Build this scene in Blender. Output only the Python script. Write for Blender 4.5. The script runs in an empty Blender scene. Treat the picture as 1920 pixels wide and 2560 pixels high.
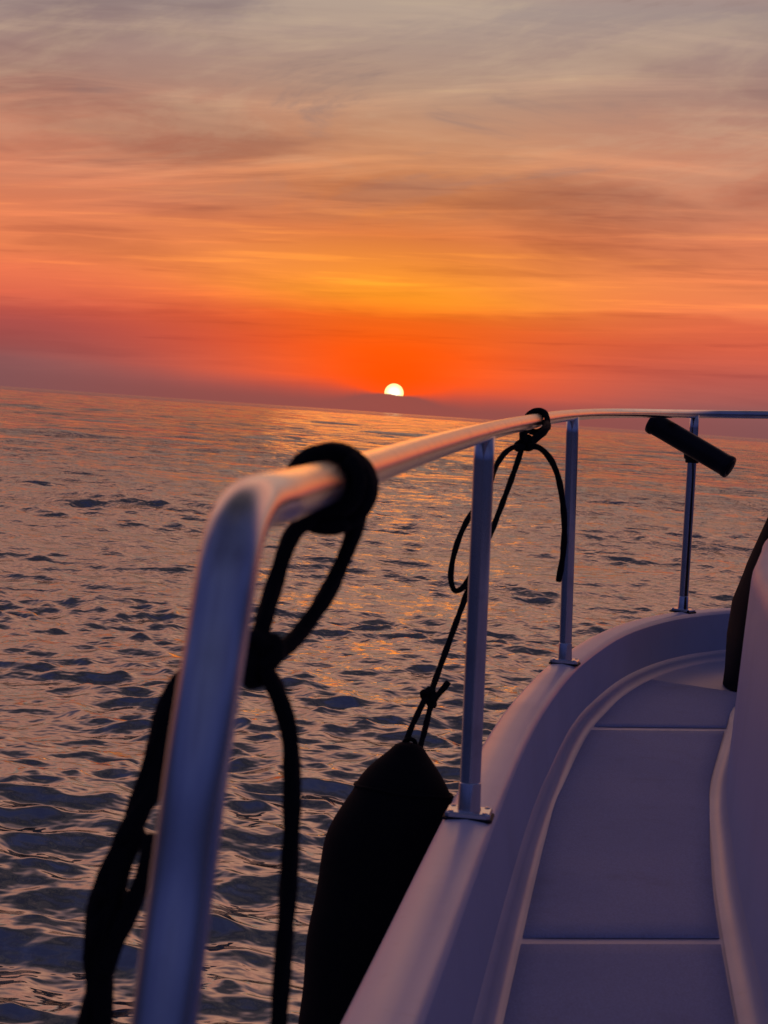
import bpy, bmesh, math, random
import numpy as np
from mathutils import Vector, Matrix

random.seed(7)
rng = np.random.default_rng(11)
scene = bpy.context.scene
COL = scene.collection

# ------------------------------------------------------------------ camera
FPX = 5080.0                      # focal length in photo pixels (tele lens)
CAM_H = 1.6                       # eye height above the water, metres
PITCH = math.atan(248.4 / FPX)
ROLL = math.radians(3.96)
_f = np.array([0, math.cos(PITCH), -math.sin(PITCH)])
_r = np.array([1.0, 0, 0])
_u = np.array([0, math.sin(PITCH), math.cos(PITCH)])
CR = math.cos(ROLL) * _r + math.sin(ROLL) * _u
CU = -math.sin(ROLL) * _r + math.cos(ROLL) * _u
CC = np.array([0, 0, CAM_H])

cam_data = bpy.data.cameras.new("camera")
cam = bpy.data.objects.new("camera", cam_data)
COL.objects.link(cam)
m = Matrix(((CR[0], CU[0], -_f[0], CC[0]),
            (CR[1], CU[1], -_f[1], CC[1]),
            (CR[2], CU[2], -_f[2], CC[2]),
            (0, 0, 0, 1)))
cam.matrix_world = m
cam_data.sensor_width = 36.0
cam_data.sensor_fit = 'AUTO'
cam_data.lens = 36.0 * FPX / 2560.0
cam_data.clip_start = 0.05
cam_data.clip_end = 100000.0
cam_data.dof.use_dof = True
cam_data.dof.focus_distance = 7.5
cam_data.dof.aperture_fstop = 18.0
scene.camera = cam

# ------------------------------------------------------------------ view
scene.view_settings.view_transform = 'Standard'
scene.view_settings.look = 'None'
scene.view_settings.gamma = 1.0
scene.view_settings.exposure = 0.15
scene.view_settings.use_curve_mapping = False
scene.render.engine = 'CYCLES'
scene.cycles.max_bounces = 6
scene.cycles.diffuse_bounces = 3
scene.cycles.glossy_bounces = 4
scene.cycles.sample_clamp_indirect = 6.0

SUN_EL = 0.56                     # degrees
SUN_AZ = 0.05


def lin(c):
    """sRGB 0..255 -> linear rgba"""
    o = []
    for v in c:
        v = v / 255.0
        o.append(v / 12.92 if v <= 0.04045 else ((v + 0.055) / 1.055) ** 2.4)
    return (o[0], o[1], o[2], 1.0)


class NT:
    """small helper to write node maths compactly"""
    def __init__(self, tree):
        self.t = tree
        self.n = tree.nodes
        self.l = tree.links

    def new(self, kind, **kw):
        n = self.n.new(kind)
        for k, v in kw.items():
            setattr(n, k, v)
        return n

    def put(self, sock, v):
        if hasattr(v, 'is_output') or isinstance(v, bpy.types.NodeSocket):
            self.l.new(v, sock)
        else:
            sock.default_value = v

    def math(self, op, a, b=0.0, c=0.0, clamp=False):
        n = self.new('ShaderNodeMath', operation=op)
        n.use_clamp = clamp
        for i, v in enumerate((a, b, c)):
            self.put(n.inputs[i], v)
        return n.outputs[0]

    def mix(self, fac, a, b, blend='MIX'):
        n = self.new('ShaderNodeMix', data_type='RGBA', blend_type=blend)
        self.put(n.inputs[0], fac)
        self.put(n.inputs[6], a)
        self.put(n.inputs[7], b)
        return n.outputs[2]

    def maprange(self, v, a, b, c=0.0, d=1.0, kind='SMOOTHSTEP'):
        n = self.new('ShaderNodeMapRange', interpolation_type=kind)
        n.clamp = True
        for i, x in enumerate((v, a, b, c, d)):
            self.put(n.inputs[i], x)
        return n.outputs[0]

    def comb(self, x, y, z):
        n = self.new('ShaderNodeCombineXYZ')
        for i, v in enumerate((x, y, z)):
            self.put(n.inputs[i], v)
        return n.outputs[0]

    def noise(self, vec, scale, detail=4.0, rough=0.55, dist=0.0):
        n = self.new('ShaderNodeTexNoise')
        self.put(n.inputs['Vector'], vec)
        n.inputs['Scale'].default_value = scale
        n.inputs['Detail'].default_value = detail
        n.inputs['Roughness'].default_value = rough
        n.inputs['Distortion'].default_value = dist
        return n.outputs[0]

    def ramp(self, fac, stops, interp='LINEAR'):
        n = self.new('ShaderNodeValToRGB')
        cr = n.color_ramp
        cr.interpolation = interp
        while len(cr.elements) < len(stops):
            cr.elements.new(0.5)
        for e, (p, c) in zip(cr.elements, stops):
            e.position = p
            e.color = c
        self.put(n.inputs[0], fac)
        return n.outputs[0]


# ------------------------------------------------------------------ sky
world = bpy.data.worlds.new("World")
scene.world = world
world.use_nodes = True
W = NT(world.node_tree)
W.n.clear()
out = W.new('ShaderNodeOutputWorld')
bg = W.new('ShaderNodeBackground')
W.l.new(bg.outputs[0], out.inputs[0])
tc = W.new('ShaderNodeTexCoord')
nrm = W.new('ShaderNodeVectorMath', operation='NORMALIZE')
W.l.new(tc.outputs['Generated'], nrm.inputs[0])
sep = W.new('ShaderNodeSeparateXYZ')
W.l.new(nrm.outputs[0], sep.inputs[0])
X, Y, Z = sep.outputs
el = W.math('MULTIPLY', W.math('ARCSINE', Z), 57.29578)
az = W.math('SUBTRACT', W.math('MULTIPLY', W.math('ARCTAN2', X, Y), 57.29578), SUN_AZ)
elp = W.math('MAXIMUM', el, 0.0)
# planar cloud-layer coordinates (a high thin deck seen in perspective)
den = W.math('ADD', W.math('MAXIMUM', Z, 0.0), 0.11)
px = W.math('DIVIDE', X, den)
py = W.math('DIVIDE', Y, den)

t = W.math('SQRT', W.math('DIVIDE', elp, 90.0))


def T(e):
    return math.sqrt(max(e, 0) / 90.0)


# slow undulation of the colour bands so that they are not ruled lines
und = W.noise(W.comb(W.math('MULTIPLY', px, 0.55), W.math('MULTIPLY', py, 0.35), 3.3), 1.0, 3.0, 0.5)
tu = W.math('ADD', t, W.math('MULTIPLY', W.math('SUBTRACT', und, 0.5), 0.05))

front = W.ramp(tu, [(T(0.0), lin((156, 78, 70))), (T(0.5), lin((215, 82, 54))), (T(0.9), lin((248, 90, 28))),
                    (T(1.6), lin((255, 98, 16))), (T(2.4), lin((248, 112, 28))), (T(3.1), lin((250, 150, 38))),
                    (T(3.9), lin((238, 140, 52))), (T(5.1), lin((208, 116, 62))), (T(6.4), lin((198, 124, 80))),
                    (T(7.8), lin((194, 140, 106))), (T(9.2), lin((172, 138, 118))), (T(11.5), lin((160, 142, 134))),
                    (T(16), lin((226, 166, 138))), (T(24), lin((230, 168, 142))), (T(31), lin((204, 148, 128))), (T(38), lin((142, 110, 112))), (T(47), lin((74, 64, 74))),
                    (T(58), lin((52, 51, 70))), (T(90), lin((58, 61, 98)))])
side = W.ramp(tu, [(T(0.0), lin((116, 82, 86))), (T(0.8), lin((136, 86, 86))), (T(1.6), lin((174, 88, 80))),
                   (T(2.4), lin((210, 98, 74))), (T(3.1), lin((226, 112, 78))), (T(3.8), lin((226, 124, 80))),
                   (T(5.1), lin((206, 118, 84))), (T(6.4), lin((198, 122, 94))), (T(7.8), lin((190, 128, 104))),
                   (T(9.2), lin((162, 124, 112))), (T(11.5), lin((152, 134, 130))), (T(16), lin((218, 156, 132))),
                   (T(24), lin((216, 150, 130))), (T(31), lin((192, 140, 126))), (T(38), lin((134, 106, 112))), (T(47), lin((70, 62, 74))), (T(58), lin((52, 51, 70))), (T(90), lin((58, 61, 98)))])
back = W.ramp(tu, [(T(0.0), lin((22, 26, 46))), (T(4), lin((28, 32, 58))), (T(10), lin((36, 42, 80))),
                   (T(20), lin((46, 53, 98))), (T(45), lin((60, 65, 110))), (T(90), lin((58, 61, 98)))])
absaz = W.math('ABSOLUTE', az)
g_front = W.math('POWER', 2.718, W.math('MULTIPLY', W.math('POWER', W.math('DIVIDE', absaz, 6.0), 2.0), -1.0))
g_side = W.maprange(absaz, 15.0, 68.0, 1.0, 0.0)
col = W.mix(g_front, side, front)
col = W.mix(g_side, back, col)

# dark stratus sheet with a fairly sharp upper rim, a few degrees up
rim_n = W.noise(W.comb(W.math('MULTIPLY', az, 0.11), W.math('MULTIPLY', el, 0.5), 1.0), 1.0, 4.0, 0.6)
rim = W.math('ADD', W.math('ADD', 2.75, W.math('MULTIPLY', az, 0.05)),
             W.math('MULTIPLY', W.math('SUBTRACT', rim_n, 0.5), 1.5))
dd = W.math('SUBTRACT', rim, el)
band = W.math('MULTIPLY', W.maprange(dd, -0.12, 0.18), W.maprange(dd, 0.3, 1.9, 1.0, 0.0))
band = W.math('MULTIPLY', band, W.maprange(absaz, 25, 60, 0.62, 0.0))
col = W.mix(band, col, W.mix(1.0, col, (0.76, 0.58, 0.68, 1.0), 'MULTIPLY'))

# broad soft cirrus and fine streaks
ca, sa = math.cos(-0.42), math.sin(-0.42)
rx = W.math('ADD', W.math('MULTIPLY', px, ca), W.math('MULTIPLY', py, sa))
ry = W.math('SUBTRACT', W.math('MULTIPLY', py, ca), W.math('MULTIPLY', px, sa))
warp = W.noise(W.comb(px, W.math('MULTIPLY', py, 0.8), 0.0), 0.9, 3.0, 0.5)
warp = W.math('MULTIPLY', W.math('SUBTRACT', warp, 0.5), 1.1)
broad = W.noise(W.comb(W.math('MULTIPLY', px, 0.95), W.math('ADD', W.math('MULTIPLY', py, 1.25), warp), 5.0), 1.15, 5.0, 0.55)
streak = W.noise(W.comb(W.math('MULTIPLY', rx, 0.55), W.math('ADD', W.math('MULTIPLY', ry, 3.2), warp), 9.0), 1.3, 6.0, 0.62)
fine = W.noise(W.comb(W.math('MULTIPLY', px, 0.7), W.math('ADD', W.math('MULTIPLY', py, 4.4), W.math('MULTIPLY', warp, 1.4)), 2.0), 1.6, 6.0, 0.6)
fade = W.maprange(el, 1.2, 6.5, 0.25, 1.0)
light = W.math('MULTIPLY', W.maprange(streak, 0.50, 0.74), fade)
light2 = W.math('MULTIPLY', W.maprange(fine, 0.52, 0.76), fade)
dark = W.math('MULTIPLY', W.maprange(broad, 0.47, 0.68), fade)
lightcol = W.mix(1.0, col, (1.34, 1.33, 1.20, 1.0), 'MULTIPLY')
darkcol = W.mix(1.0, col, (0.70, 0.66, 0.72, 1.0), 'MULTIPLY')
col = W.mix(W.math('MULTIPLY', dark, 0.95), col, darkcol)
col = W.mix(W.math('MULTIPLY', light, 0.80), col, lightcol)
col = W.mix(W.math('MULTIPLY', light2, 0.55), col, lightcol)

# patchy mauve-grey clouds high up, cream gaps between them, thin bright streaks low down
pn = W.noise(W.comb(W.math('MULTIPLY', az, 0.10), W.math('ADD', W.math('SUBTRACT', W.math('MULTIPLY', el, 0.42), W.math('MULTIPLY', az, 0.075)), W.math('MULTIPLY', warp, 0.8)), 12.3), 1.0, 6.0, 0.64, 0.5)
high = W.math('MULTIPLY', W.maprange(el, 4.5, 9.0), W.maprange(el, 14.0, 19.0, 1.0, 0.35))
near_az = W.maprange(absaz, 35.0, 90.0, 1.0, 0.0)
mauve = W.math('MULTIPLY', W.math('MULTIPLY', W.maprange(pn, 0.50, 0.66), high), W.math('MULTIPLY', near_az, 0.72))
cream = W.math('MULTIPLY', W.math('MULTIPLY', W.maprange(pn, 0.50, 0.34), high), W.math('MULTIPLY', near_az, 0.22))
col = W.mix(mauve, col, lin((138, 115, 110)))
col = W.mix(cream, col, lin((212, 184, 150)))
tn = W.noise(W.comb(W.math('MULTIPLY', az, 0.13), W.math('SUBTRACT', W.math('MULTIPLY', el, 2.6), W.math('MULTIPLY', az, 0.10)), 21.0), 1.0, 4.0, 0.6)
thin = W.math('MULTIPLY', W.maprange(tn, 0.54, 0.70), W.math('MULTIPLY', W.maprange(el, 2.6, 3.3), W.maprange(el, 4.2, 7.0, 1.0, 0.25)))
col = W.mix(W.math('MULTIPLY', W.math('MULTIPLY', thin, near_az), 0.65), col, W.mix(1.0, col, (1.30, 1.38, 1.10, 1.0), 'MULTIPLY'))
thind = W.math('MULTIPLY', W.maprange(tn, 0.46, 0.30), W.math('MULTIPLY', W.maprange(el, 0.8, 1.6), W.maprange(el, 6.0, 8.0, 1.0, 0.2)))
col = W.mix(W.math('MULTIPLY', W.math('MULTIPLY', thind, near_az), 0.5), col, W.mix(1.0, col, (0.72, 0.66, 0.76, 1.0), 'MULTIPLY'))

# glow close to the sun
dx = W.math('DIVIDE', az, 2.0)
dy = W.math('DIVIDE', W.math('SUBTRACT', el, SUN_EL + 0.35), 1.0)
r2 = W.math('ADD', W.math('POWER', dx, 2.0), W.math('POWER', dy, 2.0))
glow = W.math('POWER', 2.718, W.math('MULTIPLY', r2, -1.0))
col = W.mix(W.math('MULTIPLY', glow, 0.9), col, (1.0, 0.075, 0.0, 1.0))

# the sun's disc, its lower half behind a ragged cloud bank
sx = W.math('SUBTRACT', az, 0.0)
sy = W.math('SUBTRACT', el, SUN_EL)
rad = W.math('SQRT', W.math('ADD', W.math('POWER', sx, 2.0), W.math('POWER', sy, 2.0)))
disc = W.maprange(rad, 0.256, 0.278, 1.0, 0.0)
sunc = W.mix(W.maprange(rad, 0.0, 0.27), (2.4, 2.2, 1.5, 1.0), (1.7, 1.25, 0.42, 1.0))
bk_n = W.noise(W.comb(W.math('MULTIPLY', az, 1.3), 0.0, 7.0), 1.0, 6.0, 0.62)
bk_n2 = W.noise(W.comb(W.math('MULTIPLY', az, 0.13), 0.0, 4.0), 1.0, 2.0, 0.5)
top = W.math('ADD', 0.29, W.math('ADD', W.math('MULTIPLY', bk_n, 0.16), W.math('MULTIPLY', bk_n2, 0.30)))
# crisp against the sun, dissolving into haze away from it
soft = W.maprange(absaz, 0.25, 2.2, 0.03, 0.42)
bank = W.maprange(W.math('SUBTRACT', top, el), W.math('MULTIPLY', soft, -1.0), soft)
col = W.mix(disc, col, sunc)
bankcol = W.ramp(W.math('DIVIDE', absaz, 16.0), [(0.0, lin((148, 76, 68))), (0.35, lin((138, 76, 72))), (1.0, lin((116, 82, 86)))])
col = W.mix(W.math('MULTIPLY', bank, W.maprange(absaz, 0.4, 40.0, 1.0, 0.2)), col, bankcol)

# clear-air skylight of the physical sky, faint at this hour
nis = W.new('ShaderNodeTexSky')
nis.sky_type = 'NISHITA'
nis.sun_disc = False
nis.sun_elevation = math.radians(SUN_EL)
nis.sun_rotation = math.radians(SUN_AZ)
nis.air_density = 1.3
nis.dust_density = 2.5
skyair = W.mix(1.0, nis.outputs[0], (0.07, 0.07, 0.07, 1.0), 'MULTIPLY')
highmix = W.maprange(el, 14.0, 55.0, 0.0, 0.35)
col = W.mix(highmix, col, skyair)
W.l.new(col, bg.inputs[0])
bg.inputs[1].default_value = 1.0

sun_data = bpy.data.lights.new("sun", 'SUN')
sun_data.energy = 0.012
sun_data.angle = math.radians(7.0)
sun_data.color = (1.0, 0.30, 0.05)
sun = bpy.data.objects.new("sun", sun_data)
COL.objects.link(sun)
e_, a_ = math.radians(4.6), math.radians(SUN_AZ)
to_sun = Vector((math.sin(a_) * math.cos(e_), math.cos(a_) * math.cos(e_), math.sin(e_)))
sun.rotation_euler = to_sun.to_track_quat('Z', 'Y').to_euler()
sun.location = (0, 60, 20)


# ------------------------------------------------------------------ helpers
def at(x, y, d):
    """photo pixel + distance -> world point"""
    return CC + d * (_f + (x - 960) / FPX * CR - (y - 1280) / FPX * CU)


def onz(x, y, z):
    v = _f + (x - 960) / FPX * CR - (y - 1280) / FPX * CU
    return CC + v * (z - CAM_H) / v[2]


def root_loc(p):
    while p is not None and p.parent is not None:
        p = p.parent
    return np.array(p.location) if p is not None else np.zeros(3)


def make(name, verts, faces, mat, parent=None, smooth=True, loc=None):
    """verts are world coordinates"""
    v = np.asarray(verts, dtype=float)
    if parent is not None:
        v = v - root_loc(parent)
    elif loc is not None:
        v = v - np.asarray(loc)
    me = bpy.data.meshes.new(name)
    me.from_pydata(v.tolist(), [], faces)
    me.update()
    bm = bmesh.new()
    bm.from_mesh(me)
    bmesh.ops.recalc_face_normals(bm, faces=bm.faces)
    bm.to_mesh(me)
    bm.free()
    if smooth:
        me.polygons.foreach_set('use_smooth', [True] * len(me.polygons))
    me.materials.append(mat)
    o = bpy.data.objects.new(name, me)
    COL.objects.link(o)
    if parent is not None:
        o.parent = parent
    elif loc is not None:
        o.location = loc
    return o


def empty(name, loc, label, cat, group=None):
    o = bpy.data.objects.new(name, None)
    o.empty_display_size = 0.1
    COL.objects.link(o)
    o.location = loc
    o['label'] = label
    o['category'] = cat
    if group:
        o['group'] = group
    return o


def spline(pts, n, closed=False):
    """centripetal-ish Catmull-Rom resampled to n points of even arc length"""
    P = np.asarray(pts, dtype=float)
    Q = np.vstack([2 * P[0] - P[1], P, 2 * P[-1] - P[-2]])
    S = []
    for i in range(1, len(Q) - 2):
        p0, p1, p2, p3 = Q[i - 1:i + 3]
        t0 = 0.0
        t1 = t0 + max(np.linalg.norm(p1 - p0), 1e-6) ** 0.5
        t2 = t1 + max(np.linalg.norm(p2 - p1), 1e-6) ** 0.5
        t3 = t2 + max(np.linalg.norm(p3 - p2), 1e-6) ** 0.5
        for tt in np.linspace(t1, t2, 24, endpoint=False):
            a1 = (t1 - tt) / (t1 - t0) * p0 + (tt - t0) / (t1 - t0) * p1
            a2 = (t2 - tt) / (t2 - t1) * p1 + (tt - t1) / (t2 - t1) * p2
            a3 = (t3 - tt) / (t3 - t2) * p2 + (tt - t2) / (t3 - t2) * p3
            b1 = (t2 - tt) / (t2 - t0) * a1 + (tt - t0) / (t2 - t0) * a2
            b2 = (t3 - tt) / (t3 - t1) * a2 + (tt - t1) / (t3 - t1) * a3
            S.append((t2 - tt) / (t2 - t1) * b1 + (tt - t1) / (t2 - t1) * b2)
    S.append(P[-1])
    S = np.array(S)
    L = np.concatenate([[0], np.cumsum(np.linalg.norm(np.diff(S, axis=0), axis=1))])
    u = np.linspace(0, L[-1], n)
    return np.stack([np.interp(u, L, S[:, k]) for k in range(3)], axis=1)


def frames(P):
    Tn = np.gradient(P, axis=0)
    Tn /= np.linalg.norm(Tn, axis=1)[:, None] + 1e-12
    up = np.array([0, 0, 1.0]) if abs(Tn[0][2]) < 0.9 else np.array([1.0, 0, 0])
    A = []
    a = up - Tn[0] * np.dot(up, Tn[0])
    a /= np.linalg.norm(a)
    for i in range(len(P)):
        a = a - Tn[i] * np.dot(a, Tn[i])
        a /= np.linalg.norm(a) + 1e-12
        A.append(a.copy())
    A = np.array(A)
    B = np.cross(Tn, A)
    return Tn, A, B


def tube_geo(P, r, segs=20, cap=True, lay=0.0, strands=3, pitch=0.05):
    """swept tube; lay > 0 gives the twisted strands of laid rope"""
    P = np.asarray(P)
    n = len(P)
    Tn, A, B = frames(P)
    L = np.concatenate([[0], np.cumsum(np.linalg.norm(np.diff(P, axis=0), axis=1))])
    th = np.linspace(0, 2 * math.pi, segs, endpoint=False)
    r = np.broadcast_to(np.asarray(r, dtype=float), (n,))
    V = []
    for i in range(n):
        rr = r[i] * (1 + lay * np.cos(strands * th - 2 * math.pi * L[i] / pitch))
        V.append(P[i] + (np.cos(th) * rr)[:, None] * A[i] + (np.sin(th) * rr)[:, None] * B[i])
    V = np.concatenate(V)
    F = []
    for i in range(n - 1):
        for j in range(segs):
            k = (j + 1) % segs
            F.append((i * segs + j, i * segs + k, (i + 1) * segs + k, (i + 1) * segs + j))
    if cap:
        F.append(tuple(range(segs))[::-1])
        F.append(tuple((n - 1) * segs + j for j in range(segs)))
    return V, F


def tube(name, pts, r, mat, parent, n=60, segs=20, raw=False):
    P = np.asarray(pts) if raw else spline(pts, n)
    V, F = tube_geo(P, r, segs)
    return make(name, V, F, mat, parent)


def rope(name, pts, r, mat, parent, raw=False, step=0.0025):
    P0 = np.asarray(pts)
    if raw:
        P = P0
    else:
        d = np.linalg.norm(np.diff(P0, axis=0), axis=1).sum()
        P = spline(pts, max(12, int(d / step)))
    # frayed, slightly rounded ends
    rr = np.full(len(P), r)
    rr[0] *= 0.75
    rr[-1] *= 0.75
    V, F = tube_geo(P, rr, 12, lay=0.10, strands=4, pitch=0.055)
    V = V + rng.normal(0, r * 0.025, V.shape)
    return make(name, V, F, mat, parent)


def join_geo(parts):
    V, F, o = [], [], 0
    for v, f in parts:
        V.append(v)
        F += [tuple(i + o for i in q) for q in f]
        o += len(v)
    return np.concatenate(V), F


def box_geo(c, ax, ay, az_, sx, sy, sz, bev=0.0):
    """box with chamfered vertical edges"""
    c = np.asarray(c)
    b = bev
    ring = [(-sx + b, -sy), (sx - b, -sy), (sx, -sy + b), (sx, sy - b), (sx - b, sy), (-sx + b, sy), (-sx, sy - b), (-sx, -sy + b)]
    V = []
    for z, s in ((-sz, 1.0), (sz * 0.4, 1.0), (sz, 0.94)):
        for x, y in ring:
            V.append(c + ax * x * s + ay * y * s + az_ * z)
    F = [tuple(range(8))[::-1], tuple(range(16, 24))]
    for k in range(2):
        for j in range(8):
            q = (j + 1) % 8
            F.append((k * 8 + j, k * 8 + q, k * 8 + 8 + q, k * 8 + 8 + j))
    return np.array(V), F


def lathe_geo(c, axis, prof, segs=40):
    """prof: list of (distance along axis, radius)"""
    axis = np.asarray(axis, dtype=float)
    axis /= np.linalg.norm(axis)
    u = np.cross(axis, [0, 1.0, 0.2])
    u /= np.linalg.norm(u)
    v = np.cross(axis, u)
    th = np.linspace(0, 2 * math.pi, segs, endpoint=False)
    V = []
    for s, r in prof:
        V.append(np.asarray(c) + axis * s + (np.cos(th) * r)[:, None] * u + (np.sin(th) * r)[:, None] * v)
    V = np.concatenate(V)
    F = []
    n = len(prof)
    for i in range(n - 1):
        for j in range(segs):
            k = (j + 1) % segs
            F.append((i * segs + j, i * segs + k, (i + 1) * segs + k, (i + 1) * segs + j))
    F.append(tuple(range(segs))[::-1])
    F.append(tuple((n - 1) * segs + j for j in range(segs)))
    return V, F


# ------------------------------------------------------------------ materials
def principled(name):
    mt = bpy.data.materials.new(name)
    mt.use_nodes = True
    k = NT(mt.node_tree)
    b = mt.node_tree.nodes['Principled BSDF']
    return mt, k, b


def mat_gelcoat(name, base, rough, bumpy=0.0, bscale=400.0, coat=0.0):
    mt, k, b = principled(name)
    tcn = k.new('ShaderNodeTexCoord')
    v = tcn.outputs['Object']
    n1 = k.noise(v, 2.3, 5.0, 0.6)
    n2 = k.noise(v, 38.0, 4.0, 0.6)
    c = k.mix(k.math('MULTIPLY', k.maprange(n1, 0.42, 0.7), 0.35), base,
              (base[0] * 0.80, base[1] * 0.79, base[2] * 0.76, 1))
    c = k.mix(k.math('MULTIPLY', k.maprange(n2, 0.58, 0.75), 0.18), c,
              (base[0] * 0.6, base[1] * 0.57, base[2] * 0.52, 1))
    if bumpy > 0.5:
        g = k.noise(v, 330.0, 3.0, 0.7)
        c = k.mix(k.maprange(g, 0.40, 0.62), (base[0] * 0.78, base[1] * 0.78, base[2] * 0.80, 1), c)
        st = k.noise(v, 6.0, 6.0, 0.7)
        c = k.mix(k.math('MULTIPLY', k.maprange(st, 0.52, 0.72), 0.30), c, (base[0] * 0.55, base[1] * 0.52, base[2] * 0.5, 1))
    k.put(b.inputs['Base Color'], c)
    k.put(b.inputs['Roughness'], k.math('ADD', rough, k.math('MULTIPLY', k.math('SUBTRACT', n1, 0.5), 0.18)))
    b.inputs['Coat Weight'].default_value = coat
    b.inputs['Coat Roughness'].default_value = 0.18
    n3 = k.noise(v, bscale, 2.0, 0.5)
    bp = k.new('ShaderNodeBump')
    bp.inputs['Strength'].default_value = 0.15 + bumpy
    bp.inputs['Distance'].default_value = 0.0012
    k.put(bp.inputs['Height'], k.math('ADD', n3, k.math('MULTIPLY', k.noise(v, 9.0, 2.0), 1.5)))
    k.l.new(bp.outputs[0], b.inputs['Normal'])
    return mt


def mat_steel():
    mt, k, b = principled('stainless_steel')
    v = k.new('ShaderNodeTexCoord').outputs['Object']
    n1 = k.noise(v, 14.0, 6.0, 0.65)
    n2 = k.noise(v, 220.0, 3.0, 0.6)
    c = k.mix(k.maprange(n1, 0.45, 0.75), (0.74, 0.72, 0.72, 1), (0.60, 0.58, 0.58, 1))
    k.put(b.inputs['Base Color'], c)
    b.inputs['Metallic'].default_value = 1.0
    k.put(b.inputs['Roughness'], k.math('ADD', 0.10, k.math('ADD', k.math('MULTIPLY', n1, 0.12), k.math('MULTIPLY', n2, 0.03))))
    bp = k.new('ShaderNodeBump')
    bp.inputs['Strength'].default_value = 0.05
    bp.inputs['Distance'].default_value = 0.0004
    k.put(bp.inputs['Height'], n1)
    k.l.new(bp.outputs[0], b.inputs['Normal'])
    return mt


def mat_dark(name, base, rough, scale, strength):
    mt, k, b = principled(name)
    v = k.new('ShaderNodeTexCoord').outputs['Object']
    n1 = k.noise(v, scale, 4.0, 0.6)
    n2 = k.noise(v, scale * 0.07, 4.0, 0.6)
    c = k.mix(n2, (base[0] * 0.6, base[1] * 0.6, base[2] * 0.6, 1), (base[0] * 1.5, base[1] * 1.5, base[2] * 1.5, 1))
    k.put(b.inputs['Base Color'], c)
    b.inputs['Roughness'].default_value = rough
    b.inputs['Specular IOR Level'].default_value = 0.2
    bp = k.new('ShaderNodeBump')
    bp.inputs['Strength'].default_value = strength
    bp.inputs['Distance'].default_value = 0.0015
    k.put(bp.inputs['Height'], n1)
    k.l.new(bp.outputs[0], b.inputs['Normal'])
    return mt


def mat_sea():
    mt, k, b = principled('sea_water')
    geo = k.new('ShaderNodeNewGeometry')
    pos = geo.outputs['Position']
    b.inputs['Base Color'].default_value = (0.006, 0.009, 0.013, 1)
    b.inputs['IOR'].default_value = 5.4
    b.inputs['Specular IOR Level'].default_value = 0.5
    b.inputs['Roughness'].default_value = 0.035
    mp = k.new('ShaderNodeMapping')
    mp.inputs['Scale'].default_value = (0.7, 1.0, 1.0)
    mp.inputs['Rotation'].default_value = (0, 0, 0.12)
    k.l.new(pos, mp.inputs[0])
    v = mp.outputs[0]
    # ripples finer than the mesh: the farther out, the more of the chop is carried by relief
    ln = k.new('ShaderNodeVectorMath', operation='LENGTH')
    k.l.new(pos, ln.inputs[0])
    dist = ln.outputs['Value']
    far = k.maprange(dist, 12.0, 90.0, 0.0, 1.0)
    big = k.noise(v, 0.22, 3.0, 0.55)
    a = k.noise(v, 0.85, 4.0, 0.6)
    c = k.noise(v, 5.0, 3.0, 0.55)
    d = k.noise(v, 20.0, 1.0, 0.5)
    hgt = k.math('ADD', k.math('MULTIPLY', k.math('MULTIPLY', big, 1.3), far),
                 k.math('MULTIPLY', a, k.math('ADD', 0.02, k.math('MULTIPLY', far, 0.42))))
    hgt = k.math('ADD', hgt, k.math('MULTIPLY', c, k.math('ADD', 0.022, k.math('MULTIPLY', far, 0.10))))
    hgt = k.math('ADD', hgt, k.math('MULTIPLY', d, 0.0034))
    bp = k.new('ShaderNodeBump')
    bp.inputs['Strength'].default_value = 1.0
    bp.inputs['Distance'].default_value = 1.0
    k.put(bp.inputs['Height'], hgt)
    k.l.new(bp.outputs[0], b.inputs['Normal'])
    return mt


M_GEL = mat_gelcoat('dusk_white_gelcoat', (0.80, 0.83, 0.96, 1), 0.36, coat=0.1)  # white gelcoat, tinted bluish so its colour carries the cool dusk light
M_WALL = mat_gelcoat('dusk_wall_gelcoat', (0.64, 0.69, 0.86, 1), 0.45, 0.1)  # darker, rougher gelcoat; the blue of dusk is put into its colour
M_NONSKID = mat_gelcoat('nonskid_gelcoat', (0.54, 0.62, 0.88, 1), 0.70, 0.7, 900.0)  # blue dusk light painted into the panel colour as well
M_COVE = mat_gelcoat('cove_gelcoat', (0.70, 0.71, 0.82, 1), 0.36)  # slight bluish tint in place of cool skylight
M_STEEL = mat_steel()
M_ROPE = mat_dark('black_rope', (0.010, 0.009, 0.009), 0.85, 900.0, 0.6)
M_FENDER = mat_dark('black_fender_cover', (0.006, 0.0055, 0.006), 0.85, 900.0, 0.5)
M_CANVAS = mat_dark('black_canvas', (0.009, 0.009, 0.010), 0.8, 700.0, 0.4)
M_PLASTIC = mat_dark('dark_plastic', (0.016, 0.013, 0.016), 0.38, 160.0, 0.25)
M_GASKET = mat_dark('dark_sealant', (0.02, 0.02, 0.022), 0.6, 300.0, 0.2)
M_SEA = mat_sea()


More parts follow.
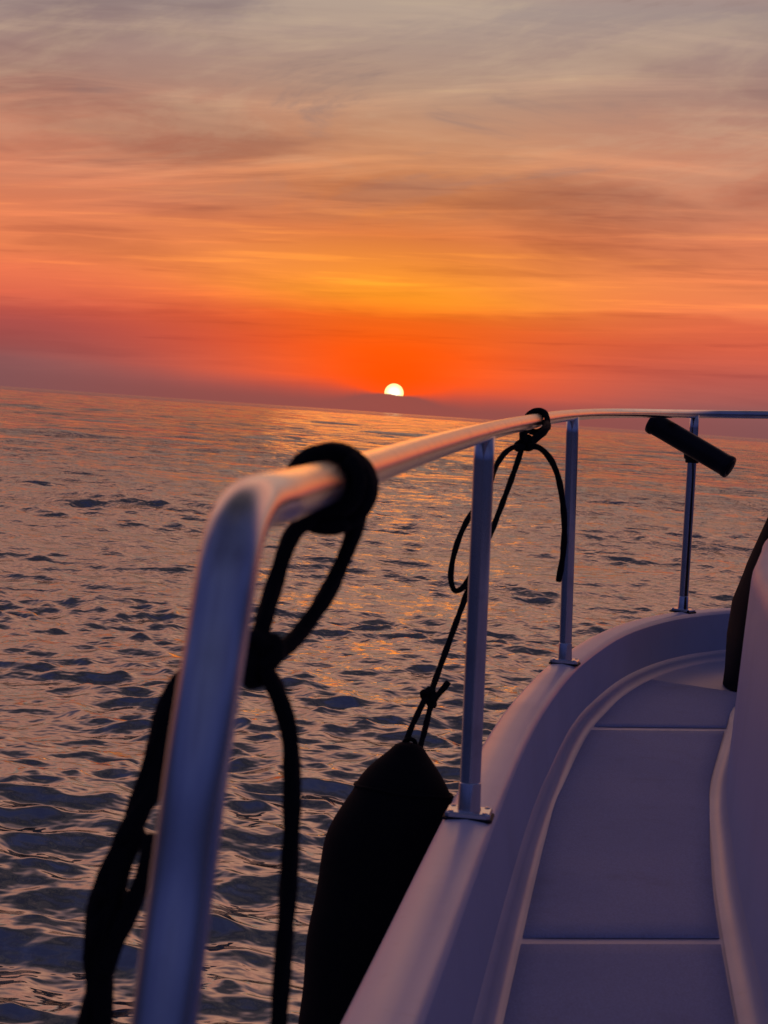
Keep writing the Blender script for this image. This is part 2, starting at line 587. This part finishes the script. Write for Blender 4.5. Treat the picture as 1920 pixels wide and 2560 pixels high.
# ------------------------------------------------------------------ sea
def build_sea():
    # rings of geometric spacing round the boat; columns dense ahead, coarse elsewhere
    radii = [0.0, 1.0, 1.7]
    r = 2.3
    while r < 900:
        radii.append(r)
        r *= 1.0026 if r > 4.0 else 1.012
    while r < 40000:
        radii.append(r)
        r *= 1.12
    radii = np.array(radii[1:])
    dense = np.radians(np.linspace(-19, 19, 330))
    rest = np.radians(np.concatenate([np.linspace(19, 40, 40)[1:], np.linspace(40, 320, 100)[1:-1], np.linspace(320, 341, 40)[:-1]]))
    ang = np.concatenate([dense, rest])
    nr, na = len(radii), len(ang)
    dang = np.abs(np.gradient(np.concatenate([ang, [ang[0] + 2 * math.pi]])))[:na]
    R_, A_ = np.meshgrid(radii, ang, indexing='ij')
    x = R_ * np.sin(A_)
    y = R_ * np.cos(A_)
    dr = np.gradient(radii)
    sp = np.maximum(dr[:, None] * np.ones(na)[None, :], R_ * dang[None, :])
    z = np.zeros_like(x)
    ox = np.zeros_like(x)
    oy = np.zeros_like(x)
    nw = 120
    env = np.zeros_like(x)
    for _ in range(14):
        Lg = rng.uniform(2.5, 16.0)
        tg = rng.uniform(0, math.pi)
        env += np.sin(2 * math.pi / Lg * (x * math.cos(tg) * 0.6 + y * math.sin(tg)) + rng.uniform(0, 6.28))
    env = np.clip(0.98 + 0.26 * env / math.sqrt(7.0), 0.45, 1.6)      # livelier and calmer patches
    lam = np.exp(np.linspace(math.log(0.085), math.log(16.0), nw))
    lam *= np.exp(rng.normal(0, 0.03, nw))
    for L in lam:
        kk = 2 * math.pi / L
        spread = 0.9 if L < 0.28 else 0.55
        th = math.radians(-100) + rng.normal(0, spread)        # waves run mostly towards the viewer
        # slope of this component: most energy in the half-metre to three-metre chop
        s = 0.053 * math.exp(-((math.log(L / 0.27)) / 0.95) ** 2) + 0.011
        if L < 0.26:
            s += 0.012                                     # wind ripples on the chop
        amp = s / kk
        ph = rng.uniform(0, 2 * math.pi)
        kx, ky = kk * math.cos(th), kk * math.sin(th)
        w = np.clip((L / sp - 2.2) / 2.2, 0, 1)
        pa = env if L < 2.5 else 1.0
        arg = kx * x + ky * y + ph
        c, sn = np.cos(arg), np.sin(arg)
        a = amp * w * pa
        z += a * c
        ox -= 0.95 * a * math.cos(th) * sn
        oy -= 0.95 * a * math.sin(th) * sn
    x = x + ox
    y = y + oy
    V = np.stack([x, y, z], axis=2).reshape(-1, 3)
    V = np.vstack([V, [[0, 0, 0]]])
    i = np.arange(nr - 1)[:, None]
    j = np.arange(na)[None, :]
    j2 = (j + 1) % na
    quads = np.stack([i * na + j + 0 * i, (i + 1) * na + j, (i + 1) * na + j2, i * na + j2 + 0 * i], axis=2).reshape(-1, 4)
    quads = quads[:, ::-1]
    cidx = nr * na
    tris = np.stack([np.full(na, cidx), np.arange(na), (np.arange(na) + 1) % na], axis=1)[:, ::-1]
    me = bpy.data.meshes.new('sea')
    nv, nq, nt = len(V), len(quads), len(tris)
    me.vertices.add(nv)
    me.vertices.foreach_set('co', V.astype(np.float32).ravel())
    me.loops.add(nq * 4 + nt * 3)
    me.loops.foreach_set('vertex_index', np.concatenate([quads.ravel(), tris.ravel()]).astype(np.int32))
    me.polygons.add(nq + nt)
    ls = np.concatenate([np.arange(nq) * 4, nq * 4 + np.arange(nt) * 3]).astype(np.int32)
    me.polygons.foreach_set('loop_start', ls)
    me.polygons.foreach_set('use_smooth', np.ones(nq + nt, dtype=bool))
    me.update(calc_edges=True)
    me.validate()
    me.materials.append(M_SEA)
    o = bpy.data.objects.new('sea', me)
    COL.objects.link(o)
    o['kind'] = 'structure'
    return o


sea = build_sea()
if sea.data.polygons[1000].normal.z < 0:
    sea.data.flip_normals()

# ------------------------------------------------------------------ boat
GZ = CAM_H - 0.60       # gunwale top
DZ = CAM_H - 0.77       # side deck
BOAT0 = np.array([1.2, 3.0, 0.0])
boat = empty('motor_boat', BOAT0, 'white fibreglass boat with curved bow, side deck and steel guard rail', 'boat')

TIP = np.array([1.95, 7.50])
PSI = math.radians(7.0)
HD = np.array([math.sin(PSI), math.cos(PSI)])
RT = np.array([math.cos(PSI), -math.sin(PSI)])


def mirror(p):
    p = np.asarray(p, dtype=float)
    q = p.copy()
    d = (p[..., :2] - TIP) @ RT
    q[..., :2] = p[..., :2] - 2 * d[..., None] * RT
    return q


port = np.array([(-0.42, -2.2, 0), (-0.30, -0.6, 0), (-0.17, 0.7, 0), (-0.014, 1.962, 0), (0.019, 2.23, 0), (0.135, 3.182, 0),
                 (0.224, 3.86, 0), (0.304, 4.378, 0), (0.468, 5.23, 0), (0.732, 6.209, 0), (0.983, 6.787, 0), (1.246, 7.146, 0),
                 (1.56, 7.40, 0), (1.95, 7.50, 0)])
NS = 150
OUT = spline(port, NS)
_t = np.gradient(OUT, axis=0)[:, :2]
_t /= np.linalg.norm(_t, axis=1)[:, None]
INW = np.stack([_t[:, 1], -_t[:, 0]], axis=1)           # inward normal in plan
SF = np.linspace(0, 1, NS)


def offs(o, zz):
    p = np.zeros((NS, 3))
    p[:, :2] = OUT[:, :2] + INW * (np.asarray(o) * np.ones(NS))[:, None]
    p[:, 2] = zz
    return p


def strip(name, rows, mat, parent, both=True, smooth=True):
    """rows: list of (NS,3) curves, lofted; mirrored to starboard and joined at the stem"""
    full = []
    for rr in rows:
        full.append(np.vstack([rr, mirror(rr)[::-1][1:]]) if both else rr)
    n = len(full[0])
    V = np.concatenate(full)
    F = []
    for a in range(len(full) - 1):
        for b in range(n - 1):
            F.append((a * n + b, a * n + b + 1, (a + 1) * n + b + 1, (a + 1) * n + b))
    return make(name, V, F, mat, parent, smooth)


yy = OUT[:, 1]
wcap = np.interp(yy, [2.0, 4.2, 6.0, 7.5], [0.082, 0.080, 0.068, 0.066])
cov = np.interp(yy, [2.0, 4.3, 5.9, 6.5, 7.5], [0.136, 0.128, 0.096, 0.085, 0.085])
# hull topsides down below the waterline
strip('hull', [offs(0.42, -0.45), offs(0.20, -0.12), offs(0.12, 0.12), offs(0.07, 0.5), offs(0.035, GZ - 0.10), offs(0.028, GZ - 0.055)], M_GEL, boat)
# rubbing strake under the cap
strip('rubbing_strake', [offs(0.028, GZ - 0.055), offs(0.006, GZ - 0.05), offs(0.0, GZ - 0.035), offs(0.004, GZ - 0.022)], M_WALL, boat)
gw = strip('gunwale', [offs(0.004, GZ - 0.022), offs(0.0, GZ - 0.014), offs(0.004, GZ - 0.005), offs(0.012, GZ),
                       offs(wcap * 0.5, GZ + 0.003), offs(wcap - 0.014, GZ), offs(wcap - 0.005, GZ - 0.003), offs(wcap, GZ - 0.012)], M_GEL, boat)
wall_bot = np.maximum(cov - 0.030, wcap + 0.006)
rows = [offs(wcap, GZ - 0.012), offs(wcap + 0.001, GZ - 0.022), offs(wcap * 0.5 + wall_bot * 0.5, GZ - 0.08), offs(wall_bot, GZ - 0.135)]
fr = 0.020
for k in range(1, 8):
    a = k / 7 * math.pi / 2
    rows.append(offs(wall_bot + 0.008 + fr * (1 - math.cos(a)), GZ - 0.135 - (GZ - 0.135 - DZ) * math.sin(a)))
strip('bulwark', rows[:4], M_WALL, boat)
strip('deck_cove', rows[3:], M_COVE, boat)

# deck sheet
deck_edge = wall_bot + 0.008 + fr
mid = np.zeros((NS, 3))
pm = offs(deck_edge, DZ)
cl = TIP + ((pm[:, :2] - TIP) @ HD)[:, None] * HD
dk = []
for fct in (0.0, 0.04, 0.5, 1.0):
    q = pm.copy()
    q[:, :2] = pm[:, :2] * (1 - fct) + cl * fct
    q[:, 2] = DZ - (0.001 if fct > 0 else 0)
    dk.append(q)
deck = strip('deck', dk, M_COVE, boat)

# cabin trunk: base line traced on the side deck, rounded front, mirrored
cab = np.array([(0.36, 1.25, 0), (0.45, 2.0, 0), (0.527, 2.644, 0), (0.576, 3.056, 0), (0.618, 3.392, 0), (0.668, 3.75, 0), (0.717, 4.093, 0),
                (0.780, 4.462, 0), (0.860, 4.855, 0), (0.960, 5.34, 0), (1.06, 5.80, 0), (1.20, 6.12, 0), (1.45, 6.33, 0), (1.79, 6.40, 0)])
NC = 110
CB = spline(cab, NC)
_ct = np.gradient(CB, axis=0)[:, :2]
_ct /= np.linalg.norm(_ct, axis=1)[:, None]
CIN = np.stack([_ct[:, 1], -_ct[:, 0]], axis=1)


def coff(o, zz):
    p = np.zeros((NC, 3))
    p[:, :2] = CB[:, :2] + CIN * (np.asarray(o) * np.ones(NC))[:, None]
    p[:, 2] = zz
    return p


def cstrip(name, rows, mat, parent):
    full = [np.vstack([rr, mirror(rr)[::-1][1:]]) for rr in rows]
    n = len(full[0])
    V = np.concatenate(full)
    F = []
    for a in range(len(full) - 1):
        for b in range(n - 1):
            F.append((a * n + b, a * n + b + 1, (a + 1) * n + b + 1, (a + 1) * n + b))
    return V, F, n, len(full)


rows = []
fr2 = 0.032
for k in range(0, 9):
    a = k / 8 * math.pi / 2
    rows.append(coff(-0.015 + fr2 * math.sin(a), DZ + 0.001 + fr2 * (1 - math.cos(a))))
rows += [coff(0.022, DZ + 0.16), coff(0.030, DZ + 0.34), coff(0.036, DZ + 0.46)]
for k in range(1, 7):
    a = k / 6 * math.pi / 2
    rows.append(coff(0.036 + 0.05 * (1 - math.cos(a)), DZ + 0.46 + 0.05 * math.sin(a)))
rows.append(coff(0.30, DZ + 0.522))
V, F, n, nr_ = cstrip('cabin', rows[:9], M_GEL, boat)
make('cabin_cove', V, F, M_COVE, boat)
rows = rows[8:]
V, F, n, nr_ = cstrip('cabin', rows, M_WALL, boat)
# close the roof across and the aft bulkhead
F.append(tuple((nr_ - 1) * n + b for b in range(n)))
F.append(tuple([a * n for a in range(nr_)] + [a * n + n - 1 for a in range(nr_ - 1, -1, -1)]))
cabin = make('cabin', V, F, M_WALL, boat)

# non-skid panels on the side deck between smooth seams
DE = offs(deck_edge, DZ)


def xi(curve, y):
    return np.interp(y, curve[:, 1], curve[:, 0])


def panel(y0l, y0r, y1l, y1r):
    nn = 26
    L0, L1 = [], []
    for k in range(nn):
        f = k / (nn - 1)
        yl = y0l + (y1l - y0l) * f
        yr = y0r + (y1r - y0r) * f
        L0.append((xi(DE, yl) + 0.007, yl))
        L1.append((xi(CB, yr) - 0.021, yr))
    top_, lo = [], []
    for k in range(nn):
        for g in np.linspace(0, 1, 9):
            top_.append((L0[k][0] * (1 - g) + L1[k][0] * g, L0[k][1] * (1 - g) + L1[k][1] * g))
    V = [(p[0], p[1], DZ + 0.005) for p in top_]
    F = []
    for k in range(nn - 1):
        for g in range(8):
            F.append((k * 9 + g, k * 9 + g + 1, k * 9 + 10 + g, k * 9 + 9 + g))
    # sloped rim
    ring = [k * 9 for k in range(nn)] + [(nn - 1) * 9 + g for g in range(1, 9)] + [k * 9 + 8 for k in range(nn - 2, -1, -1)] + [g for g in range(7, 0, -1)]
    cx = np.mean([V[i][:2] for i in ring], axis=0)
    base = len(V)
    for i in ring:
        p = np.array(V[i][:2])
        d = p - cx
        p = p + d / np.linalg.norm(d) * 0.007
        V.append((p[0], p[1], DZ + 0.0005))
    m_ = len(ring)
    for q in range(m_):
        F.append((ring[q], ring[(q + 1) % m_], base + (q + 1) % m_, base + q))
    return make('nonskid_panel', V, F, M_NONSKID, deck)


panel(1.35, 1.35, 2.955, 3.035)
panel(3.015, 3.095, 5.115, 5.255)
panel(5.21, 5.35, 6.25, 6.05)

# guard rail, with its posts and foot plates
rail_pts = [at(1215, 1080, 3.06), at(1300, 1060, 3.75), at(1432, 1038, 5.1), at(1560, 1033, 6.1), at(1737, 1035, 6.85), at(1830, 1036, 7.0)]
near_pts = [at(690, 1246, 1.05), at(800, 1212, 1.27), at(920, 1172, 1.60), at(1064, 1124, 2.15)]
bend_pts = [at(416, 2506, 0.865), at(454, 2218, 0.88), at(491, 1931, 0.89), at(522, 1720, 0.902), at(541, 1600, 0.912), at(557, 1500, 0.918),
            at(573, 1400, 0.926), at(589, 1330, 0.94), at(616, 1277, 0.965), at(652, 1254, 1.005)]
# lower end of the near post stands on the gunwale
_d = np.array(bend_pts[0]) - np.array(bend_pts[1])
foot1 = np.array(bend_pts[0]) + _d * ((bend_pts[0][2] - GZ) / -_d[2])
allp = [foot1, foot1 * 0.5 + np.array(bend_pts[0]) * 0.5] + bend_pts + near_pts + rail_pts
pr = [np.array(p) for p in allp]
# forward pulpit, mirrored
ext = [np.array([1.46, 7.13, 1.69]), np.array([1.93, 7.22, 1.695])]
pr += ext
RP = spline(pr, 700)
stb = mirror(RP)[::-1][1:]
RP_full = np.vstack([RP, stb])
V, F = tube_geo(RP_full, 0.0142, 28)
rail = make('guard_rail', V, F, M_STEEL, boat)


def foot_plate(c, dirv, s=0.034):
    c = np.array([c[0], c[1], GZ + 0.0045])
    dv = np.array([dirv[0], dirv[1], 0.0])
    dv /= np.linalg.norm(dv)
    sv = np.array([dv[1], -dv[0], 0])
    zz = np.array([0, 0, 1.0])
    V, F = box_geo(c + zz * 0.003, sv, dv, zz, s, s * 0.92, 0.004, 0.006)
    make('foot_plate', V, F, M_STEEL, rail, smooth=False)
    V, F = box_geo(c - zz * 0.003, sv, dv, zz, s + 0.003, s * 0.92 + 0.003, 0.0025, 0.006)
    make('gasket', V, F, M_GASKET, rail, smooth=False)
    for a in (-1, 1):
        for b in (-1, 1):
            V, F = lathe_geo(c + sv * a * s * 0.76 + dv * b * s * 0.7 + zz * 0.0065, zz, [(0, 0.0046), (0.0015, 0.0042), (0.0022, 0.002)], 12)
            make('screw', V, F, M_STEEL, rail)


def post(base, topp):
    base = np.array(base)
    topp = np.array(topp)
    P = np.array([base * (1 - f) + topp * f for f in np.linspace(0, 1, 16)])
    V, F = tube_geo(P, 0.0158, 28)
    make('post', V, F, M_STEEL, rail)
    ax = topp - base
    ax /= np.linalg.norm(ax)
    V, F = lathe_geo(base + ax * 0.001, ax, [(0, 0.0190), (0.005, 0.0186), (0.012, 0.0172), (0.046, 0.0168), (0.048, 0.0158)], 28)
    make('socket', V, F, M_STEEL, rail)
    i = np.argmin(np.linalg.norm(OUT[:, :2] - base[:2], axis=1))
    foot_plate(base, _t[i])
    return P


tops = [at(1212, 1090, 3.06), at(1432, 1042, 5.1), at(1737, 1038, 6.85)]
bases = [onz(1172, 2036, GZ + 0.004), onz(1412, 1655, GZ + 0.004), onz(1707, 1527, GZ + 0.004)]
for b_, t_ in zip(bases, tops):
    post(b_, t_)
    post(mirror(b_), mirror(t_))
i0 = np.argmin(np.linalg.norm(OUT[:, :2] - foot1[:2], axis=1))
foot_plate(foot1, _t[i0])
foot_plate(mirror(foot1), HD)


# ------------------------------------------------------------------ ropes
def rail_at(px_, lo=0, hi=420):
    """centre of the guard rail where it crosses a photo column"""
    best = None
    for i in range(20, 640):
        v = RP[i] - CC
        d = v @ _f
        if d < 1.02 or d > 6.0:
            continue
        x_ = 960 + FPX * (v @ CR) / d
        if best is None or abs(x_ - px_) < best[0]:
            best = (abs(x_ - px_), i)
    i = best[1]
    tt = RP[i + 1] - RP[i - 1]
    return RP[i], tt / np.linalg.norm(tt)


def hitch_pts(c, ax, rr, turns, gap, skew=0.0, start=0.0, sag=0.0):
    """helix of rope round the rail"""
    up = np.array([0, 0, 1.0])
    u = up - ax * (up @ ax)
    u /= np.linalg.norm(u)
    v = np.cross(ax, u)
    n_ = int(60 * turns)
    P = []
    for k in range(n_ + 1):
        f = k / n_
        a = start + f * turns * 2 * math.pi
        r_ = rr + sag * (1 - math.cos(a)) / 2
        P.append(c + ax * ((f - 0.5) * gap * turns + skew * math.cos(a)) + r_ * (math.cos(a) * u + math.sin(a) * v))
    return np.array(P)


def knot_pts(c, ax, size, n_=150, squash=0.8, seed=0):
    """overhand (trefoil) knot drawn tight, long side along ax"""
    ax = np.asarray(ax) / np.linalg.norm(ax)
    v = np.cross(ax, _f)
    v /= np.linalg.norm(v)
    w = np.cross(ax, v)
    P = []
    for k in range(n_):
        a = 2 * math.pi * k / (n_ - 1)
        x_ = (math.sin(a) + 2 * math.sin(2 * a)) / 3
        y_ = (math.cos(a) - 2 * math.cos(2 * a)) / 3
        z_ = -math.sin(3 * a) / 2.2
        P.append(c + size * (ax * y_ * 1.15 + v * x_ * squash + w * z_ * 0.75))
    return np.array(P)


RR = 0.0056
# --- near fender line
c1, a1 = rail_at(828)
near_line = empty('fender_line', c1, 'thick blurred black rope tied round the rail beside the near bent post', 'rope', 'ropes tied to the guard rail')
hp = hitch_pts(c1, a1, 0.0142 + RR * 1.0, 3.1, 0.0122, 0.005, 2.6, 0.009)
rope('rail_hitch', hp, RR, M_ROPE, near_line, raw=True)
rope('rail_hitch', hitch_pts(c1 - a1 * 0.004, a1, 0.0142 + RR * 1.0, 3.3, 0.0122, 0.004, 0.6), RR, M_ROPE, near_line, raw=True)
rope('rail_hitch', hitch_pts(c1 + a1 * 0.004, a1, 0.0142 + RR * 1.0, 2.3, 0.0125, -0.004, 1.6, 0.005), RR, M_ROPE, near_line, raw=True)
rope('strand', [c1 + a1 * -0.016 + [0.0, 0, -0.018], at(735, 1330, 1.30), at(690, 1450, 1.29), at(655, 1570, 1.27), at(640, 1640, 1.26)], RR, M_ROPE, near_line)
rope('strand', [c1 + a1 * 0.022 + [0.02, 0, 0.006], at(908, 1235, 1.38), at(885, 1330, 1.36), at(830, 1460, 1.34), at(760, 1570, 1.31), at(690, 1640, 1.28), at(650, 1665, 1.26)], RR, M_ROPE, near_line)
rope('knot', knot_pts(at(648, 1642, 1.26), CU + 0.25 * CR, 0.0135, seed=1), RR, M_ROPE, near_line, raw=True)
rope('hanging_tail', [at(650, 1655, 1.26), at(690, 1725, 1.25), at(722, 1830, 1.25), at(730, 1980, 1.24), at(725, 2150, 1.24), at(714, 2320, 1.23), at(702, 2480, 1.23), at(690, 2680, 1.22), at(668, 2860, 1.22)], RR, M_ROPE, near_line)
rope('standing_line', [at(645, 1650, 1.26), at(560, 1668, 1.25), at(470, 1690, 1.24), at(425, 1760, 1.23), at(395, 1860, 1.22), at(362, 1980, 1.21), at(318, 2100, 1.20), at(272, 2210, 1.20)], RR * 1.25, M_ROPE, near_line)
# slack bight that hangs beside the standing line, then the bowline and its two legs
rope('slack_bight', [at(560, 1690, 1.245), at(450, 1790, 1.225), at(410, 1880, 1.215), at(392, 1935, 1.21), at(378, 1985, 1.205), at(345, 2035, 1.20), at(300, 2110, 1.195)], RR, M_ROPE, near_line)
rope('bowline_knot', knot_pts(at(268, 2285, 1.20), CU + 0.22 * CR, 0.0155, squash=0.45), RR, M_ROPE, near_line, raw=True)
rope('strand', [at(335, 2050, 1.205), at(270, 2185, 1.20), at(240, 2290, 1.20), at(232, 2390, 1.20), at(240, 2470, 1.20), at(212, 2580, 1.20), at(180, 2760, 1.20)], RR * 1.1, M_ROPE, near_line)
rope('strand', [at(345, 2065, 1.20), at(302, 2180, 1.195), at(276, 2290, 1.195), at(260, 2390, 1.195), at(258, 2480, 1.195), at(252, 2600, 1.195), at(240, 2760, 1.195)], RR * 1.1, M_ROPE, near_line)
rope('bowline_tail', [at(384, 2085, 1.185), at(362, 2180, 1.185), at(328, 2270, 1.188), at(290, 2350, 1.19), at(262, 2440, 1.19)], RR, M_ROPE, near_line)

RR = 0.0062
# --- far fender line
c2, a2 = rail_at(1342)
far_line = empty('fender_line', c2, 'thin black rope knotted round the rail, holding the hanging black fender', 'rope', 'ropes tied to the guard rail')
hp = hitch_pts(c2, a2, 0.0142 + RR * 0.95, 1.75, 0.0118, 0.028, 2.4, 0.003)
rope('rail_hitch', hp, RR, M_ROPE, far_line, raw=True)
dc2 = 3.95
rope('strand', [c2 + a2 * 0.03 + [0.018, 0, -0.004], at(1362, 1075, 4.0), at(1340, 1096, 3.97), at(1316, 1112, 3.95)], RR * 1.25, M_ROPE, far_line)
rope('strand', [c2 + a2 * -0.05 + [-0.012, 0, -0.015], at(1308, 1092, 3.93), at(1312, 1112, 3.94)], RR * 1.2, M_ROPE, far_line)
rope('knot', knot_pts(at(1312, 1110, 3.94), CR + 0.4 * CU, 0.0150), RR, M_ROPE, far_line, raw=True)
rope('hanging_tail', [at(1318, 1116, 3.93), at(1345, 1118, 3.93), at(1372, 1142, 3.93), at(1393, 1185, 3.93), at(1406, 1250, 3.93), at(1411, 1320, 3.93), at(1407, 1390, 3.93), at(1396, 1455, 3.93)], RR * 0.95, M_ROPE, far_line)
rope('slack_bight', [at(1310, 1116, 3.93), at(1280, 1120, 3.90), at(1252, 1145, 3.86), at(1232, 1185, 3.83), at(1215, 1240, 3.8), at(1175, 1290, 3.78), at(1146, 1350, 3.75),
                     at(1130, 1410, 3.75), at(1128, 1455, 3.75), at(1138, 1477, 3.75), at(1156, 1470, 3.75), at(1176, 1440, 3.76), at(1196, 1400, 3.77)], RR * 0.85, M_ROPE, far_line)
rope('standing_line', [at(1308, 1112, 3.94), at(1285, 1180, 3.90), at(1240, 1300, 3.84), at(1195, 1410, 3.79), at(1150, 1530, 3.74), at(1110, 1640, 3.70), at(1076, 1735, 3.67)], RR * 0.88, M_ROPE, far_line)
rope('bowline_knot', knot_pts(at(1073, 1742, 3.67), CU - 0.45 * CR, 0.0150, squash=0.7), RR * 0.9, M_ROPE, far_line, raw=True)
rope('bowline_tail', [at(1080, 1755, 3.66), at(1092, 1740, 3.66), at(1108, 1722, 3.66), at(1122, 1704, 3.66)], RR * 0.95, M_ROPE, far_line)
rope('leg', [at(1066, 1740, 3.67), at(1044, 1785, 3.655), at(1026, 1825, 3.64), at(1010, 1872, 3.62)], RR * 0.85, M_ROPE, far_line)
rope('leg', [at(1078, 1760, 3.67), at(1068, 1800, 3.655), at(1058, 1840, 3.64), at(1046, 1882, 3.62)], RR * 0.85, M_ROPE, far_line)

# ------------------------------------------------------------------ fender
ftop = at(1024, 1856, 3.62)
fbot = at(935, 2560, 3.60)
fax = fbot - ftop
flen = 0.74
fax /= np.linalg.norm(fax)
fender = empty('fender', ftop + fax * flen, 'fat black fender hanging outside the hull below the gunwale', 'fender')
s = 3.62 / FPX
prof = [(0.0, 0.008), (0.001, 22 * s), (6 * s, 34 * s), (28 * s, 54 * s), (60 * s, 82 * s), (95 * s, 107 * s), (116 * s, 119 * s),
        (128 * s, 124 * s), (160 * s, 142 * s), (200 * s, 160 * s), (250 * s, 174 * s), (320 * s, 183 * s), (420 * s, 188 * s), (0.42, 190 * s), (0.52, 186 * s),
        (0.60, 168 * s), (0.66, 130 * s), (0.70, 80 * s), (0.735, 40 * s), (0.74, 10 * s)]
_ps = spline([(a, b, 0) for a, b in prof], 90)
prof = [(p[0], max(p[1], 0.004)) for p in _ps]
V, F = lathe_geo(ftop, fax, prof, 72)
# slack cloth: gentle uneven bulges
cen = ftop + fax * 0.35
V = V + 0.0022 * np.stack([np.sin(V[:, 2] * 31 + V[:, 0] * 40), np.sin(V[:, 2] * 23 + 1.0), 0 * V[:, 0]], axis=1)
make('body', V, F, M_FENDER, fender)
th = np.linspace(0, 2 * math.pi, 73)
u_ = np.cross(fax, [0, 1.0, 0.2])
u_ /= np.linalg.norm(u_)
v_ = np.cross(fax, u_)
for sp_, rr_ in ((120 * s, 121.5 * s),):
    P = np.array([ftop + fax * (sp_ + 0.001 * math.sin(5 * a)) + rr_ * (math.cos(a) * u_ + math.sin(a) * v_) for a in th])
    V, F = tube_geo(P, 0.0034, 10)
    make('cover_seam', V, F, M_FENDER, fender)
eye_c = ftop + fax * 0.004
P = np.array([eye_c + 0.011 * (math.cos(a) * CR + math.sin(a) * fax * 0.9) for a in th])
V, F = tube_geo(P, 0.004, 10)
make('eye', V, F, M_FENDER, fender)

# ------------------------------------------------------------------ rod holder clamped to the bow post
h0 = at(1628, 1054, 6.74)
h1 = at(1826, 1170, 6.62)
hc = (h0 + h1) / 2
holder = empty('rod_holder', hc, 'dark tilted rod holder tube clamped to the bow rail post', 'rod holder')
hax = h1 - h0
hl = np.linalg.norm(hax)
hax /= hl
V, F = lathe_geo(h0, hax, [(0.0, 0.027), (0.001, 0.0375), (0.010, 0.0395), (0.017, 0.0390), (0.020, 0.0362), (0.05, 0.036), (hl - 0.05, 0.0358), (hl - 0.020, 0.0358),
                           (hl - 0.017, 0.0375), (hl - 0.004, 0.038), (hl - 0.001, 0.036), (hl, 0.027)], 32)
make('tube', V, F, M_PLASTIC, holder)
pc = tops[2] * 0.80 + bases[2] * 0.20
pax = tops[2] - bases[2]
pax /= np.linalg.norm(pax)
V, F = lathe_geo(pc - pax * 0.030, pax, [(0, 0.019), (0.002, 0.0225), (0.012, 0.0235), (0.016, 0.028), (0.045, 0.031), (0.062, 0.0275), (0.064, 0.019)], 24)
make('clamp', V, F, M_PLASTIC, holder)
mid_ = (pc + pax * 0.008 + hc) / 2
av = hc - pc
av /= np.linalg.norm(av)
bv = np.cross(av, hax)
bv /= np.linalg.norm(bv)
V, F = box_geo(mid_, np.cross(bv, av), bv, av, 0.024, 0.020, np.linalg.norm(hc - pc) / 2 + 0.01, 0.005)
make('bracket', V, F, M_PLASTIC, holder, smooth=False)
for sg in (-1, 1):
    V, F = lathe_geo(pc + pax * (0.012 + 0.012 * sg) - _f * 0.026 + CR * 0.012, -_f, [(0, 0.006), (0.006, 0.0055), (0.008, 0.003)], 6)
    make('bolt', V, F, M_STEEL, holder, smooth=False)
for e_c, sg in ((h0 - hax * 0.0008, -1), (h1 + hax * 0.0008, 1)):
    V, F = lathe_geo(e_c, hax * sg, [(0.0, 0.0255), (0.0015, 0.0245), (0.002, 0.006)], 28)
    make('end_cap', V, F, M_GASKET, holder)

# ------------------------------------------------------------------ black canvas cover heaped over the front of the cabin
def cover():
    bot = [(1.130, 6.02), (1.075, 6.09), (1.055, 6.20), (1.075, 6.34), (1.17, 6.46), (1.40, 6.58), (1.80, 6.62), (2.25, 6.50), (2.60, 6.20), (2.30, 5.95), (1.70, 6.05), (1.25, 5.93)]
    topo = [(1.275, 6.04), (1.240, 6.10), (1.235, 6.18), (1.255, 6.26), (1.32, 6.33), (1.48, 6.40), (1.80, 6.43), (2.12, 6.35), (2.30, 6.20), (2.15, 6.08), (1.75, 6.12), (1.42, 6.04)]
    n_ = 72

    def loop(L):
        P = np.array([(a + 0.026, b, 0) for a, b in L + [L[0]]])
        return spline(P, n_ + 1)[:-1]
    B_, T_ = loop(bot), loop(topo)
    V, F = [], []
    lv = [(0.0, 0.0), (0.06, 0.0), (0.2, 0.02), (0.34, 0.08), (0.5, 0.27), (0.7, 0.53), (0.9, 0.83), (0.975, 0.96), (1.0, 1.05)]
    z0, z1 = DZ + 0.004, 1.60
    for f, g in lv:
        P = B_ * (1 - g) + T_ * g
        wob = 0.006 * np.sin(np.arange(n_) * 0.9 + f * 7) * (1 if 0.03 < f < 0.98 else 0)
        for q in range(n_):
            cdir = P[q][:2] - T_.mean(axis=0)[:2]
            cdir /= np.linalg.norm(cdir)
            V.append((P[q][0] + cdir[0] * wob[q], P[q][1] + cdir[1] * wob[q], z0 + (z1 - z0) * f))
    for a in range(len(lv) - 1):
        for q in range(n_):
            k = (q + 1) % n_
            F.append((a * n_ + q, a * n_ + k, (a + 1) * n_ + k, (a + 1) * n_ + q))
    F.append(tuple(range(n_))[::-1])
    F.append(tuple((len(lv) - 1) * n_ + q for q in range(n_)))
    o = make('canvas_cover', V, F, M_CANVAS, None, loc=(1.6, 6.2, DZ))
    o['label'] = 'black canvas cover standing at the bow against the cabin front'
    o['category'] = 'cover'


cover()
